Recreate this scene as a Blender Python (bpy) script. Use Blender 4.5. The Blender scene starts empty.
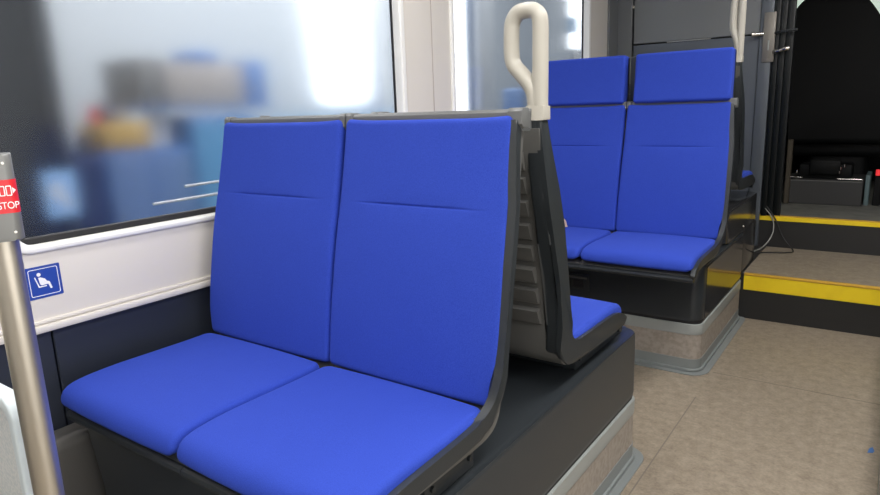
import bpy, bmesh, math, random
from mathutils import Vector, Matrix
S = bpy.context.scene
C = S.collection
PI = math.pi
random.seed(4)

# ------------------------------------------------------------ camera
cd = bpy.data.cameras.new('camera')
cd.sensor_width = 36.0
cd.lens = 640.99 * 36.0 / 880.0
cd.clip_start = 0.02
cam = bpy.data.objects.new('camera', cd)
C.objects.link(cam)
cam.matrix_world = Matrix((
    (0.8167459, -0.09543498, 0.56905035, 0.0),
    (0.5759204, 0.19506981, -0.79389134, 0.0),
    (-0.03523954, 0.9761352, 0.21428542, 1.10),
    (0, 0, 0, 1)))
S.camera = cam

# ------------------------------------------------------------ world, lights, exposure
w = bpy.data.worlds.new('world'); S.world = w; w.use_nodes = True
w.node_tree.nodes['Background'].inputs[0].default_value = (0.72, 0.80, 0.92, 1)
w.node_tree.nodes['Background'].inputs[1].default_value = 0.9
S.view_settings.view_transform = 'Standard'
S.view_settings.look = 'None'
S.view_settings.gamma = 1.0
S.view_settings.use_curve_mapping = False
S.view_settings.exposure = 0.0

def area(name, loc, rot, sx, sy, power, col=(1, 1, 1)):
    l = bpy.data.lights.new(name, 'AREA'); l.shape = 'RECTANGLE'; l.size = sx; l.size_y = sy
    l.energy = power; l.color = col
    o = bpy.data.objects.new(name, l); C.objects.link(o)
    o.location = loc; o.rotation_euler = rot
    return o
area('aisle_ceiling_light', (0.10, 1.1, 2.14), (0, 0, 0), 0.30, 5.0, 66, (1.0, 0.97, 0.935))
area('window_ceiling_light', (-1.05, 0.5, 2.14), (0, 0, 0), 0.16, 3.0, 15, (1.0, 0.97, 0.94))
area('wall_fill_light', (1.25, 0.2, 1.2), (0, math.radians(90), 0), 1.7, 1.6, 18, (1.0, 0.97, 0.93))  # added fill inside the right wall to brighten the walls, no door there
area('hall_light', (-3.6, 4.0, 4.3), (0, math.radians(12), 0), 3.0, 8.0, 430, (1.0, 0.98, 0.97))

# ------------------------------------------------------------ materials
def mat(name, col, rough=0.5, metal=0.0, spec=0.5, noise=None, bump=None, emit=None, coat=0.0):
    """noise = (scale, second colour, low, high); bump = (scale, strength)"""
    m = bpy.data.materials.new(name); m.use_nodes = True
    nt = m.node_tree; b = nt.nodes['Principled BSDF']
    b.inputs['Base Color'].default_value = (*col, 1)
    b.inputs['Roughness'].default_value = rough
    b.inputs['Metallic'].default_value = metal
    b.inputs['Specular IOR Level'].default_value = spec
    b.inputs['Coat Weight'].default_value = coat
    tc = nt.nodes.new('ShaderNodeTexCoord')
    if noise:
        n = nt.nodes.new('ShaderNodeTexNoise'); n.inputs['Scale'].default_value = noise[0]
        n.inputs['Detail'].default_value = 6
        r = nt.nodes.new('ShaderNodeValToRGB')
        r.color_ramp.elements[0].position = noise[2]; r.color_ramp.elements[0].color = (*col, 1)
        r.color_ramp.elements[1].position = noise[3]; r.color_ramp.elements[1].color = (*noise[1], 1)
        nt.links.new(tc.outputs['Object'], n.inputs['Vector'])
        nt.links.new(n.outputs['Fac'], r.inputs['Fac'])
        nt.links.new(r.outputs['Color'], b.inputs['Base Color'])
    if bump:
        n = nt.nodes.new('ShaderNodeTexNoise'); n.inputs['Scale'].default_value = bump[0]
        n.inputs['Detail'].default_value = 3
        k = nt.nodes.new('ShaderNodeBump'); k.inputs['Strength'].default_value = bump[1]
        k.inputs['Distance'].default_value = 0.001
        nt.links.new(tc.outputs['Object'], n.inputs['Vector'])
        nt.links.new(n.outputs['Fac'], k.inputs['Height'])
        nt.links.new(k.outputs['Normal'], b.inputs['Normal'])
    if emit:
        b.inputs['Emission Color'].default_value = (*emit[0], 1)
        b.inputs['Emission Strength'].default_value = emit[1]
    return m

def fabric_mat():
    m = mat('blue_woven_fabric', (0.030, 0.065, 0.60), 0.85, spec=0.25)
    nt = m.node_tree; b = nt.nodes['Principled BSDF']
    b.inputs['Sheen Weight'].default_value = 0.08
    b.inputs['Sheen Roughness'].default_value = 0.4
    b.inputs['Sheen Tint'].default_value = (0.35, 0.5, 1, 1)
    tc = nt.nodes.new('ShaderNodeTexCoord')
    mp = nt.nodes.new('ShaderNodeMapping'); nt.links.new(tc.outputs['Object'], mp.inputs[0])
    mp.inputs['Scale'].default_value = (1.0, 1.0, 0.55)
    n = nt.nodes.new('ShaderNodeTexNoise'); n.inputs['Scale'].default_value = 650; n.inputs['Detail'].default_value = 4
    nt.links.new(mp.outputs[0], n.inputs['Vector'])
    n2 = nt.nodes.new('ShaderNodeTexNoise'); n2.inputs['Scale'].default_value = 22; n2.inputs['Detail'].default_value = 3
    nt.links.new(tc.outputs['Object'], n2.inputs['Vector'])
    mx = nt.nodes.new('ShaderNodeMath'); mx.operation = 'MULTIPLY_ADD'
    nt.links.new(n2.outputs['Fac'], mx.inputs[0]); mx.inputs[1].default_value = 0.12
    nt.links.new(n.outputs['Fac'], mx.inputs[2])
    r = nt.nodes.new('ShaderNodeValToRGB')
    r.color_ramp.elements[0].position = 0.35; r.color_ramp.elements[0].color = (0.018, 0.046, 0.36, 1)
    r.color_ramp.elements[1].position = 0.80; r.color_ramp.elements[1].color = (0.030, 0.068, 0.45, 1)
    nt.links.new(mx.outputs[0], r.inputs['Fac']); nt.links.new(r.outputs['Color'], b.inputs['Base Color'])
    k = nt.nodes.new('ShaderNodeBump'); k.inputs['Strength'].default_value = 0.25; k.inputs['Distance'].default_value = 0.001
    nt.links.new(n.outputs['Fac'], k.inputs['Height']); nt.links.new(k.outputs['Normal'], b.inputs['Normal'])
    return m

def floor_mat():
    m = mat('speckled_vinyl', (0.3, 0.26, 0.2), 0.38, spec=0.4)
    nt = m.node_tree; b = nt.nodes['Principled BSDF']
    tc = nt.nodes.new('ShaderNodeTexCoord')
    a = nt.nodes.new('ShaderNodeTexNoise'); a.inputs['Scale'].default_value = 28; a.inputs['Detail'].default_value = 9; a.inputs['Roughness'].default_value = 0.72
    c = nt.nodes.new('ShaderNodeTexNoise'); c.inputs['Scale'].default_value = 110; c.inputs['Detail'].default_value = 4
    for q in (a, c): nt.links.new(tc.outputs['Object'], q.inputs['Vector'])
    mm = nt.nodes.new('ShaderNodeMath'); mm.operation = 'MULTIPLY_ADD'; mm.inputs[1].default_value = 0.45
    nt.links.new(c.outputs['Fac'], mm.inputs[0]); nt.links.new(a.outputs['Fac'], mm.inputs[2])
    r = nt.nodes.new('ShaderNodeValToRGB')
    r.color_ramp.elements[0].position = 0.45; r.color_ramp.elements[0].color = (0.165, 0.135, 0.100, 1)
    r.color_ramp.elements[1].position = 0.98; r.color_ramp.elements[1].color = (0.36, 0.305, 0.235, 1)
    nt.links.new(mm.outputs[0], r.inputs['Fac']); nt.links.new(r.outputs['Color'], b.inputs['Base Color'])
    return m

def glass_mat(name, rough, col=(0.97, 0.985, 0.99)):
    m = bpy.data.materials.new(name); m.use_nodes = True
    nt = m.node_tree; b = nt.nodes['Principled BSDF']
    b.inputs['Base Color'].default_value = (*col, 1)
    b.inputs['Roughness'].default_value = rough
    b.inputs['Transmission Weight'].default_value = 1.0
    b.inputs['IOR'].default_value = 1.45
    b.inputs['Specular IOR Level'].default_value = 0.3
    return m

def brushed(name, col, rough):
    m = mat(name, col, rough, 1.0)
    nt = m.node_tree; b = nt.nodes['Principled BSDF']
    tc = nt.nodes.new('ShaderNodeTexCoord'); mp = nt.nodes.new('ShaderNodeMapping')
    mp.inputs['Scale'].default_value = (1, 1, 60)
    n = nt.nodes.new('ShaderNodeTexNoise'); n.inputs['Scale'].default_value = 12; n.inputs['Detail'].default_value = 5
    k = nt.nodes.new('ShaderNodeBump'); k.inputs['Strength'].default_value = 0.08; k.inputs['Distance'].default_value = 0.001
    nt.links.new(tc.outputs['Object'], mp.inputs[0]); nt.links.new(mp.outputs[0], n.inputs['Vector'])
    nt.links.new(n.outputs['Fac'], k.inputs['Height']); nt.links.new(k.outputs['Normal'], b.inputs['Normal'])
    return m

M = dict(
    fabric=fabric_mat(),
    floor=floor_mat(),
    kick=mat('speckled_kick_vinyl', (0.34, 0.30, 0.26), 0.5, noise=(60, (0.27, 0.235, 0.20), 0.40, 0.62)),
    band=mat('grey_green_vinyl_band', (0.20, 0.22, 0.22), 0.42),
    band_light=mat('pale_grey_band', (0.30, 0.32, 0.31), 0.35),
    plinth=mat('dark_grey_lacquer', (0.025, 0.030, 0.035), 0.33, spec=0.5, bump=(350, 0.12)),
    plinth_gloss=mat('glossy_dark_lacquer', (0.026, 0.027, 0.03), 0.13, spec=0.75),
    frame=mat('dark_grey_seat_plastic', (0.022, 0.0265, 0.030), 0.42, bump=(500, 0.15)),
    shell=mat('grey_seat_shell_plastic', (0.11, 0.11, 0.105), 0.4),
    rail=mat('grey_top_rail_plastic', (0.13, 0.135, 0.135), 0.33),
    handle=mat('ivory_handle_plastic', (0.46, 0.44, 0.385), 0.38),
    wall=mat('ivory_wall_laminate', (0.68, 0.645, 0.585), 0.42),
    lip=mat('lit_white_surround', (0.86, 0.86, 0.82), 0.35),
    navy=mat('dark_blue_grey_wall_panel', (0.018, 0.023, 0.036), 0.5, bump=(300, 0.1)),
    duct=mat('grey_duct_metal', (0.17, 0.165, 0.155), 0.3, 0.5),
    rubber=mat('black_rubber', (0.012, 0.012, 0.014), 0.5),
    cabinet=mat('grey_partition_metal', (0.17, 0.18, 0.185), 0.38, 0.25),
    cabinet_low=mat('dark_partition_metal', (0.10, 0.115, 0.135), 0.4, 0.2),
    black=mat('black_plastic_and_cab_dark', (0.003, 0.0035, 0.004), 0.6, spec=0.2),
    darkglass=mat('black_door_edge', (0.006, 0.008, 0.009), 0.35, spec=0.3),
    steel=brushed('brushed_pole_metal', (0.62, 0.58, 0.50), 0.42),
    chrome=mat('satin_steel', (0.60, 0.58, 0.54), 0.25, 1.0),
    lockplate=mat('worn_steel_plate', (0.24, 0.225, 0.20), 0.45, 0.6),
    grey=mat('grey_housing_plastic', (0.20, 0.205, 0.20), 0.35, 0.3),
    red=mat('red_sticker', (0.66, 0.022, 0.030), 0.35),
    white=mat('white_print', (0.88, 0.88, 0.88), 0.4),
    sblue=mat('blue_sticker', (0.018, 0.060, 0.34), 0.35),
    yellow=mat('yellow_step_edge', (0.95, 0.70, 0.016), 0.45, noise=(9, (0.85, 0.60, 0.014), 0.45, 0.7)),
    yellow_top=mat('worn_pale_yellow_edge', (0.62, 0.36, 0.04), 0.5),
    riser=mat('black_step_riser', (0.018, 0.018, 0.018), 0.5),
    ceiling=mat('ceiling_panel', (0.6, 0.6, 0.6), 0.6),
    rwall=mat('interior_lining', (0.50, 0.50, 0.50), 0.5),
    lamp=mat('lamp_diffuser', (0.9, 0.9, 0.9), 0.5, emit=((1, 0.98, 0.94), 2.0)),
    frosted=glass_mat('hazy_window_glass', 0.135),
    clear=glass_mat('window_glass', 0.07),
    screen=mat('milky_screen_pane', (0.55, 0.60, 0.62), 0.4, noise=(220, (0.68, 0.70, 0.70), 0.4, 0.6)),
    screen_rim=mat('pale_screen_edge', (0.62, 0.70, 0.74), 0.3),
    hallwall=mat('hall_wall_paint', (0.42, 0.45, 0.475), 0.8),
    hallfloor=mat('hall_floor_concrete', (0.10, 0.13, 0.20), 0.8),
    cardboard=mat('brown_grey_board', (0.36, 0.33, 0.31), 0.8),
    taupe=mat('grey_brown_board', (0.16, 0.16, 0.16), 0.8),
    bench=mat('blue_cabinet_paint', (0.05, 0.14, 0.36), 0.6),
    bench_top=mat('slate_blue_cabinet_front', (0.13, 0.21, 0.38), 0.6),
    reflection=mat('pale_blue_reflection', (0.34, 0.58, 0.92), 0.6),
    teal=mat('light_blue_cabinet_paint', (0.10, 0.28, 0.48), 0.6),
    crate=mat('yellow_crate', (0.50, 0.32, 0.06), 0.6),
    hblue=mat('hall_blue', (0.05, 0.16, 0.42), 0.6),
    hnavy=mat('hall_navy', (0.010, 0.022, 0.080), 0.7),
    hdark=mat('hall_dark_steel', (0.028, 0.034, 0.042), 0.7),
    hwhite=mat('hall_white', (0.75, 0.78, 0.80), 0.7),
    glow=mat('hall_window_and_panel_glow', (0.9, 0.95, 1.0), 0.5, emit=((0.93, 0.97, 1.0), 2.2)),
    cabglow=mat('cab_window_daylight', (0.5, 0.6, 0.5), 0.5, emit=((0.66, 0.80, 0.68), 0.8)),
    redlight=mat('small_red_light', (0.5, 0.02, 0.02), 0.5, emit=((1.0, 0.05, 0.06), 0.6)),
    cablebk=mat('black_cable', (0.01, 0.01, 0.01), 0.5),
    cablegr=mat('pale_grey_cable', (0.30, 0.30, 0.28), 0.5),
    tan=mat('tan_panel', (0.055, 0.045, 0.030), 0.6),
    tag=mat('beige_tag', (0.62, 0.45, 0.33), 0.6),
    upfloor=mat('grey_platform_floor', (0.17, 0.17, 0.15), 0.5, noise=(15, (0.11, 0.11, 0.10), 0.4, 0.7)),
)

# ------------------------------------------------------------ mesh helpers
def link(name, bm, m, parent=None, sharp=35, loc=None):
    me = bpy.data.meshes.new(name)
    bmesh.ops.recalc_face_normals(bm, faces=bm.faces)
    bm.to_mesh(me); bm.free()
    for mm in (m if isinstance(m, (list, tuple)) else [m]): me.materials.append(mm)
    for p in me.polygons: p.use_smooth = True
    me.set_sharp_from_angle(angle=math.radians(sharp))
    o = bpy.data.objects.new(name, me); C.objects.link(o)
    if parent: o.parent = parent
    if loc: o.location = loc
    return o

def box(bm, x0, x1, y0, y1, z0, z1, r=0.0, seg=2, mi=0):
    t = bmesh.new()
    bmesh.ops.create_cube(t, size=1)
    for v in t.verts:
        v.co = Vector(((x0 + x1) / 2 + v.co.x * (x1 - x0), (y0 + y1) / 2 + v.co.y * (y1 - y0), (z0 + z1) / 2 + v.co.z * (z1 - z0)))
    if r > 0:
        bmesh.ops.bevel(t, geom=t.edges[:], offset=r, segments=seg, affect='EDGES', profile=0.5)
    return merge(bm, t, mi)

def merge(bm, t, mi=0, mtx=None):
    if mtx: bmesh.ops.transform(t, matrix=mtx, verts=t.verts)
    mp = {v: bm.verts.new(v.co) for v in t.verts}
    for f in t.faces:
        try:
            nf = bm.faces.new([mp[v] for v in f.verts]); nf.material_index = mi
        except ValueError: pass
    t.free(); return bm

def prism(bm, pts, axis, a, b, r=0.0, seg=2, mi=0):
    """extrude 2-D polygon along axis ('x': pts=(y,z); 'y': pts=(x,z); 'z': pts=(x,y)) from a to b"""
    def p3(p, q):
        return {'x': (q, p[0], p[1]), 'y': (p[0], q, p[1]), 'z': (p[0], p[1], q)}[axis]
    t = bmesh.new()
    va = [t.verts.new(p3(p, a)) for p in pts]; vb = [t.verts.new(p3(p, b)) for p in pts]
    fa = t.faces.new(va); fb = t.faces.new(vb[::-1])
    n = len(pts)
    for i in range(n):
        t.faces.new((va[i], va[(i + 1) % n], vb[(i + 1) % n], vb[i]))
    if r > 0:
        bmesh.ops.bevel(t, geom=list(fa.edges) + list(fb.edges), offset=r, segments=seg, affect='EDGES', profile=0.5)
    return merge(bm, t, mi)

def rrect(x0, x1, z0, z1, r, n=8):
    out = []
    for cx, cz, a0 in ((x1 - r, z1 - r, 0), (x0 + r, z1 - r, 90), (x0 + r, z0 + r, 180), (x1 - r, z0 + r, 270)):
        for i in range(n + 1):
            a = math.radians(a0 + 90 * i / n)
            out.append((cx + r * math.cos(a), cz + r * math.sin(a)))
    return out

def cyl(bm, p0, p1, r, n=20, r2=None, mi=0):
    p0 = Vector(p0); p1 = Vector(p1); d = p1 - p0
    t = bmesh.new()
    bmesh.ops.create_cone(t, cap_ends=True, segments=n, radius1=r, radius2=r if r2 is None else r2, depth=d.length)
    q = Vector((0, 0, 1)).rotation_difference(d)
    return merge(bm, t, mi, Matrix.Translation((p0 + p1) / 2) @ q.to_matrix().to_4x4())

def catmull(pts, k=8, closed=False):
    P = [Vector(p) for p in pts]; n = len(P); out = []
    rng = range(n if closed else n - 1)
    for i in rng:
        if closed: a, b, c, d = P[(i - 1) % n], P[i], P[(i + 1) % n], P[(i + 2) % n]
        else: a, b, c, d = P[max(i - 1, 0)], P[i], P[i + 1], P[min(i + 2, n - 1)]
        for j in range(k):
            t = j / k
            out.append(0.5 * ((2 * b) + (c - a) * t + (2 * a - 5 * b + 4 * c - d) * t * t + (3 * b - a - 3 * c + d) * t ** 3))
    if not closed: out.append(P[-1])
    return out

def tube(bm, pts, r, n=12, closed=False, sx=1.0, up=None):
    """sweep an ellipse (r, r*sx) along pts; r may be a list"""
    P = [Vector(p) for p in pts]; N = len(P); rings = []
    u = None
    for i in range(N):
        if closed: t = (P[(i + 1) % N] - P[i - 1]).normalized()
        else: t = (P[min(i + 1, N - 1)] - P[max(i - 1, 0)]).normalized()
        if up is not None: a = Vector(up)
        else: a = u if u is not None else (Vector((0, 0, 1)) if abs(t.z) < 0.9 else Vector((1, 0, 0)))
        b = t.cross(a).normalized(); a = b.cross(t).normalized(); u = a
        rr = r[i] if isinstance(r, (list, tuple)) else r
        rings.append([bm.verts.new(P[i] + b * math.cos(2 * PI * k / n) * rr + a * math.sin(2 * PI * k / n) * rr * sx) for k in range(n)])
    for i in range(N if closed else N - 1):
        A = rings[i]; B = rings[(i + 1) % N]
        for k in range(n): bm.faces.new((A[k], A[(k + 1) % n], B[(k + 1) % n], B[k]))
    if not closed:
        bm.faces.new(rings[0][::-1]); bm.faces.new(rings[-1])
    return bm

def strip(bm, prof, half, x0, x1, r=0.0):
    """band of thickness 2*half following profile [(y,z)], between x0 and x1 (rounded edges if r)"""
    P = [Vector((0, p[0], p[1])) for p in prof]; N = len(P)
    sec = rrect(x0, x1, -half, half, r, 3) if r else [(x0, -half), (x1, -half), (x1, half), (x0, half)]
    rings = []
    for i in range(N):
        t = (P[min(i + 1, N - 1)] - P[max(i - 1, 0)]).normalized()
        nrm = Vector((0, -t.z, t.y))
        rings.append([bm.verts.new((s[0], P[i].y + nrm.y * s[1], P[i].z + nrm.z * s[1])) for s in sec])
    n = len(sec)
    for i in range(N - 1):
        for k in range(n): bm.faces.new((rings[i][k], rings[i][(k + 1) % n], rings[i + 1][(k + 1) % n], rings[i + 1][k]))
    bm.faces.new(rings[0][::-1]); bm.faces.new(rings[-1])
    return bm

def resample(prof, n):
    P = [Vector((p[0], p[1])) for p in prof]
    L = [0]
    for i in range(1, len(P)): L.append(L[-1] + (P[i] - P[i - 1]).length)
    out = []
    for k in range(n):
        s = L[-1] * k / (n - 1); i = 0
        while i < len(P) - 2 and L[i + 1] < s: i += 1
        t = (s - L[i]) / max(L[i + 1] - L[i], 1e-9)
        out.append(P[i].lerp(P[i + 1], t))
    return out, L[-1]

def pad(bm, prof, half_w, T, r, rc, side, creases=(), ear=0.0, crown=0.0, x_taper=0.0, bulge=0.0):
    """upholstered pad. prof = outer face line [(y,z)]; side=+1/-1 picks which side is the back."""
    fine, L = resample(catmull([(p[0], p[1], 0) for p in prof], 12), 240)
    def at(s):
        f = max(0, min(1, s / L)) * 239; i = min(int(f), 238); p = fine[i].lerp(fine[i + 1], f - i)
        t = (fine[min(i + 3, 239)] - fine[max(i - 2, 0)]).normalized()
        return p, Vector((-t.y, t.x)) * side
    def samples(h, n, extra=()):
        s = []
        for i in range(n + 1):
            s.append(2 * h * i / n)
        for q in (0.0006, 0.002, 0.004, 0.007, 0.011, 0.016, 0.022):
            s += [q, 2 * h - q]
        for e in extra:
            s += [e + 0.0012 * k for k in range(-5, 6)]
        s = sorted(set(round(x, 5) for x in s if 0 <= x <= 2 * h))
        return s
    us = samples(half_w, 22); vs = samples(L / 2, 30, [c[0] for c in creases])
    F, B = [], []
    for v in vs:
        rf, rb = [], []
        for u in us:
            x = u - half_w; s = v
            # rounded corners
            cx = half_w - rc; cs0 = rc; cs1 = L - rc
            dx = abs(x) - cx; ds = (cs0 - s) if s < cs0 else ((s - cs1) if s > cs1 else -1)
            if dx > 0 and ds > 0:
                q = math.hypot(dx, ds)
                if q > rc:
                    k = rc / q; dx *= k; ds *= k; q = rc
                    x = math.copysign(cx + dx, x); s = cs0 - ds if s < cs0 else cs1 + ds
                d = rc - q
            else:
                d = min(half_w - abs(x), s, L - s)
            drop = 0 if d >= r else r - math.sqrt(max(r * r - (r - d) ** 2, 0))
            drop += crown * ((abs(x) / half_w) ** 2.5)
            for cs, c0, c1 in creases:
                win = 1 / (1 + math.exp(-(x - c0) / 0.012)) * 1 / (1 + math.exp((x - c1) / 0.012))
                drop += win * (0.0035 * math.exp(-((s - cs) / 0.0022) ** 2) + 0.002 * math.exp(-((s - cs) / 0.014) ** 2))
            p, nrm = at(s)
            x *= 1 + x_taper * (s / L)
            if bulge and x * bulge < 0:
                q = s / L
                x += (x / half_w) * abs(bulge) * min(1, q / 0.12) * max(0, min(1, (1.0 - q) / 0.42)) ** 0.8
            e = ear * (max(0, s / L - 0.9) / 0.1) * (abs(x) / half_w) ** 5
            tz = Vector((-nrm.y, nrm.x)) * side * -1
            P = p + nrm * drop
            rf.append(bm.verts.new((x, P.x, P.y + e)))
            P = p + nrm * T
            rb.append(bm.verts.new((x, P.x, P.y + e)))
        F.append(rf); B.append(rb)
    nv, nu = len(vs), len(us)
    for i in range(nv - 1):
        for j in range(nu - 1):
            bm.faces.new((F[i][j], F[i][j + 1], F[i + 1][j + 1], F[i + 1][j]))
            bm.faces.new((B[i][j], B[i + 1][j], B[i + 1][j + 1], B[i][j + 1]))
    for i in range(nv - 1):
        for j in (0, nu - 1):
            bm.faces.new((F[i][j], F[i + 1][j], B[i + 1][j], B[i][j]))
    for j in range(nu - 1):
        for i in (0, nv - 1):
            bm.faces.new((F[i][j], B[i][j], B[i][j + 1], F[i][j + 1]))
    bmesh.ops.remove_doubles(bm, verts=bm.verts, dist=1e-6)
    bmesh.ops.dissolve_degenerate(bm, dist=1e-6, edges=bm.edges)
    return bm

def tag(o, label, cat, group=None, kind=None):
    if label: o['label'] = label
    if cat: o['category'] = cat
    if group: o['group'] = group
    if kind: o['kind'] = kind
    return o

def thing(name, label, cat, loc=(0, 0, 0), rz=0, group=None):
    o = bpy.data.objects.new(name, None); C.objects.link(o); o.empty_display_size = 0.05
    o.location = loc; o.rotation_euler = (0, 0, rz)
    return tag(o, label, cat, group)

def struct(name, bm, m, label=None, sharp=35):
    o = link(name, bm, m, sharp=sharp); o['kind'] = 'structure'
    if label: o['label'] = label
    return o

def plate(outer, holes, axis, a, b, bevel=0.0):
    """flat plate with holes through a filled 2-D curve. axis 'x': 2-D = (y,z); 'y': 2-D = (x,z)"""
    cu = bpy.data.curves.new('tmp', 'CURVE'); cu.dimensions = '2D'; cu.fill_mode = 'BOTH'
    for pl in [outer] + holes:
        sp = cu.splines.new('POLY'); sp.points.add(len(pl) - 1); sp.use_cyclic_u = True
        for i, p in enumerate(pl): sp.points[i].co = (p[0], p[1], 0, 1)
    cu.extrude = (b - a) / 2 - bevel; cu.bevel_depth = bevel; cu.bevel_resolution = 3; cu.offset = -bevel
    ob = bpy.data.objects.new('tmp', cu); C.objects.link(ob)
    dg = bpy.context.evaluated_depsgraph_get()
    me = bpy.data.meshes.new_from_object(ob.evaluated_get(dg))
    bm = bmesh.new(); bm.from_mesh(me)
    c = (a + b) / 2
    if axis == 'x': mt = Matrix(((0, 0, 1, c), (1, 0, 0, 0), (0, 1, 0, 0), (0, 0, 0, 1)))
    else: mt = Matrix(((1, 0, 0, 0), (0, 0, -1, c), (0, 1, 0, 0), (0, 0, 0, 1)))
    bmesh.ops.transform(bm, matrix=mt, verts=bm.verts)
    bmesh.ops.remove_doubles(bm, verts=bm.verts, dist=1e-5)
    bpy.data.objects.remove(ob); bpy.data.curves.remove(cu); bpy.data.meshes.remove(me)
    return bm

def text_bm(txt, size, extrude=0.0003, spacing=1.0):
    cu = bpy.data.curves.new('tmp', 'FONT'); cu.body = txt; cu.size = size; cu.extrude = extrude
    cu.align_x = 'CENTER'; cu.align_y = 'CENTER'; cu.space_character = spacing
    ob = bpy.data.objects.new('tmp', cu); C.objects.link(ob)
    dg = bpy.context.evaluated_depsgraph_get()
    me = bpy.data.meshes.new_from_object(ob.evaluated_get(dg))
    bm = bmesh.new(); bm.from_mesh(me)
    bpy.data.objects.remove(ob); bpy.data.curves.remove(cu); bpy.data.meshes.remove(me)
    return bm

# ============================================================ SETTING
WX = -1.52          # inner face of the window wall
# floor and steps
b = bmesh.new(); box(b, -1.62, 1.45, -1.6, 3.404, -0.06, 0); struct('floor', b, M['floor'])
b = bmesh.new()
# raised dark welding seams and grey bands along the plinth foot, in the floor sheet
box(b, -0.535, -0.531, -0.5, 2.36, 0, 0.0006); box(b, -0.531, 1.40, 2.625, 2.629, 0, 0.0006)
box(b, 0.14, 0.144, 2.63, 3.39, 0, 0.0006)
box(b, -0.531, 1.40, 1.05, 1.054, 0, 0.0006)
struct('trim_1', b, mat('floor_weld_seam', (0.18, 0.155, 0.125), 0.5))
b = bmesh.new(); box(b, -1.5, 1.45, 3.404, 4.108, -0.06, 0.228); struct('floor_step', b, [M['riser']])
b = bmesh.new(); box(b, -0.578, 1.45, 3.420, 4.104, 0.226, 0.2305); struct('floor_step_tread', b, M['floor'])
b = bmesh.new(); box(b, -1.62, 1.45, 4.104, 6.6, -0.06, 0.41); struct('floor_platform', b, M['riser'])
b = bmesh.new(); box(b, -0.66, 1.45, 4.118, 6.6, 0.409, 0.4125); struct('floor_platform_cover', b, M['upfloor'])
# yellow edges
b = bmesh.new(); box(b, -0.57, 1.44, 3.398, 3.407, 0.150, 0.222, 0.001, 1)
t = link('yellow_step_edging', b, M['yellow']); tag(t, 'wide yellow edge strip on the lower black step', 'step edging', 'yellow step edges')
b = bmesh.new(); box(b, -0.57, 1.44, 3.396, 3.424, 0.222, 0.2335, 0.003, 2); link('tread_nosing', b, M['yellow_top'], t)
b = bmesh.new(); box(b, -0.65, 1.44, 4.098, 4.112, 0.386, 0.412, 0.002, 1)
t = link('yellow_step_edging', b, M['yellow']); tag(t, 'narrow yellow edge strip on the upper step by the dark cab area', 'step edging', 'yellow step edges')
b = bmesh.new(); box(b, -0.65, 1.44, 4.098, 4.125, 0.412, 0.416, 0.001, 1); link('tread_nosing', b, M['yellow_top'], t)

# window wall
W1 = (0.545, 1.935, 0.822, 1.98); W2 = (2.245, 3.68, 0.822, 1.98)
outer = [(-1.6, 0.652), (4.1, 0.652), (4.1, 2.2), (-1.6, 2.2)]
holes = [rrect(*W1, 0.05, 8), rrect(*W2, 0.05, 8)]
struct('wall_left', plate(outer, holes, 'x', WX - 0.05, WX, 0.004), M['wall'])
# window surrounds (rounded lip whitened for the light on it + black gasket + pane)
for i, (W, gm) in enumerate(((W1, 'frosted'), (W2, 'clear'))):
    y0, y1, z0, z1 = W
    fr = plate(rrect(y0 - 0.004, y1 + 0.004, z0 - 0.004, z1 + 0.004, 0.054, 8), [rrect(y0 + 0.022, y1 - 0.022, z0 + 0.012, z1 - 0.02, 0.042, 8)], 'x', WX - 0.030, WX + 0.008, 0.006)
    e = thing('window_%d' % (i + 1), None, None); del_k = e; e['kind'] = 'structure'
    link('window_surround', fr, M['lip'], e)
    gk = plate(rrect(y0 + 0.008, y1 - 0.008, z0 + 0.006, z1 - 0.006, 0.046, 8), [rrect(y0 + 0.018, y1 - 0.018, z0 + 0.026, z1 - 0.020, 0.035, 8)], 'x', WX - 0.048, WX - 0.030, 0.003)
    link('rubber_gasket', gk, M['rubber'], e)
    pb = bmesh.new(); box(pb, WX - 0.046, WX - 0.040, y0 + 0.02, y1 - 0.02, z0 + 0.012, z1 - 0.02)
    link('pane', pb, M[gm], e)
b = bmesh.new(); box(b, WX, WX + 0.0012, 2.113, 2.117, 0.83, 2.18); struct('trim_2', b, mat('panel_joint', (0.42, 0.36, 0.32), 0.6))
b = bmesh.new(); box(b, WX - 0.02, WX + 0.014, -1.6, 4.05, 0.641, 0.658, 0.004, 2); struct('trim_3', b, M['wall'])
b = bmesh.new(); box(b, WX - 0.02, WX + 0.006, -1.6, 4.05, 0.659, 0.668, 0.003, 2); struct('trim_7', b, M['wall'])
b = bmesh.new(); box(b, WX - 0.03, WX - 0.001, 0.609, 4.08, 0.0, 0.640, 0.002, 1); box(b, WX - 0.03, WX - 0.001, -1.6, 0.605, 0.0, 0.640, 0.002, 1)
struct('wall_left_lower', b, M['navy'])
b = bmesh.new(); box(b, WX + 0.001, -1.436, -1.58, 1.80, 0.012, 0.415, 0.025, 5)
t = link('heating_duct', b, M['duct']); tag(t, 'grey metal heating duct along the foot of the window wall', 'duct')
b = bmesh.new(); box(b, WX - 0.06, WX - 0.052, -1.6, 6.6, -0.06, 0.82); box(b, WX - 0.06, WX - 0.052, -1.6, 6.6, 1.98, 2.2); struct('wall_left_outer', b, M['black'])

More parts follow.
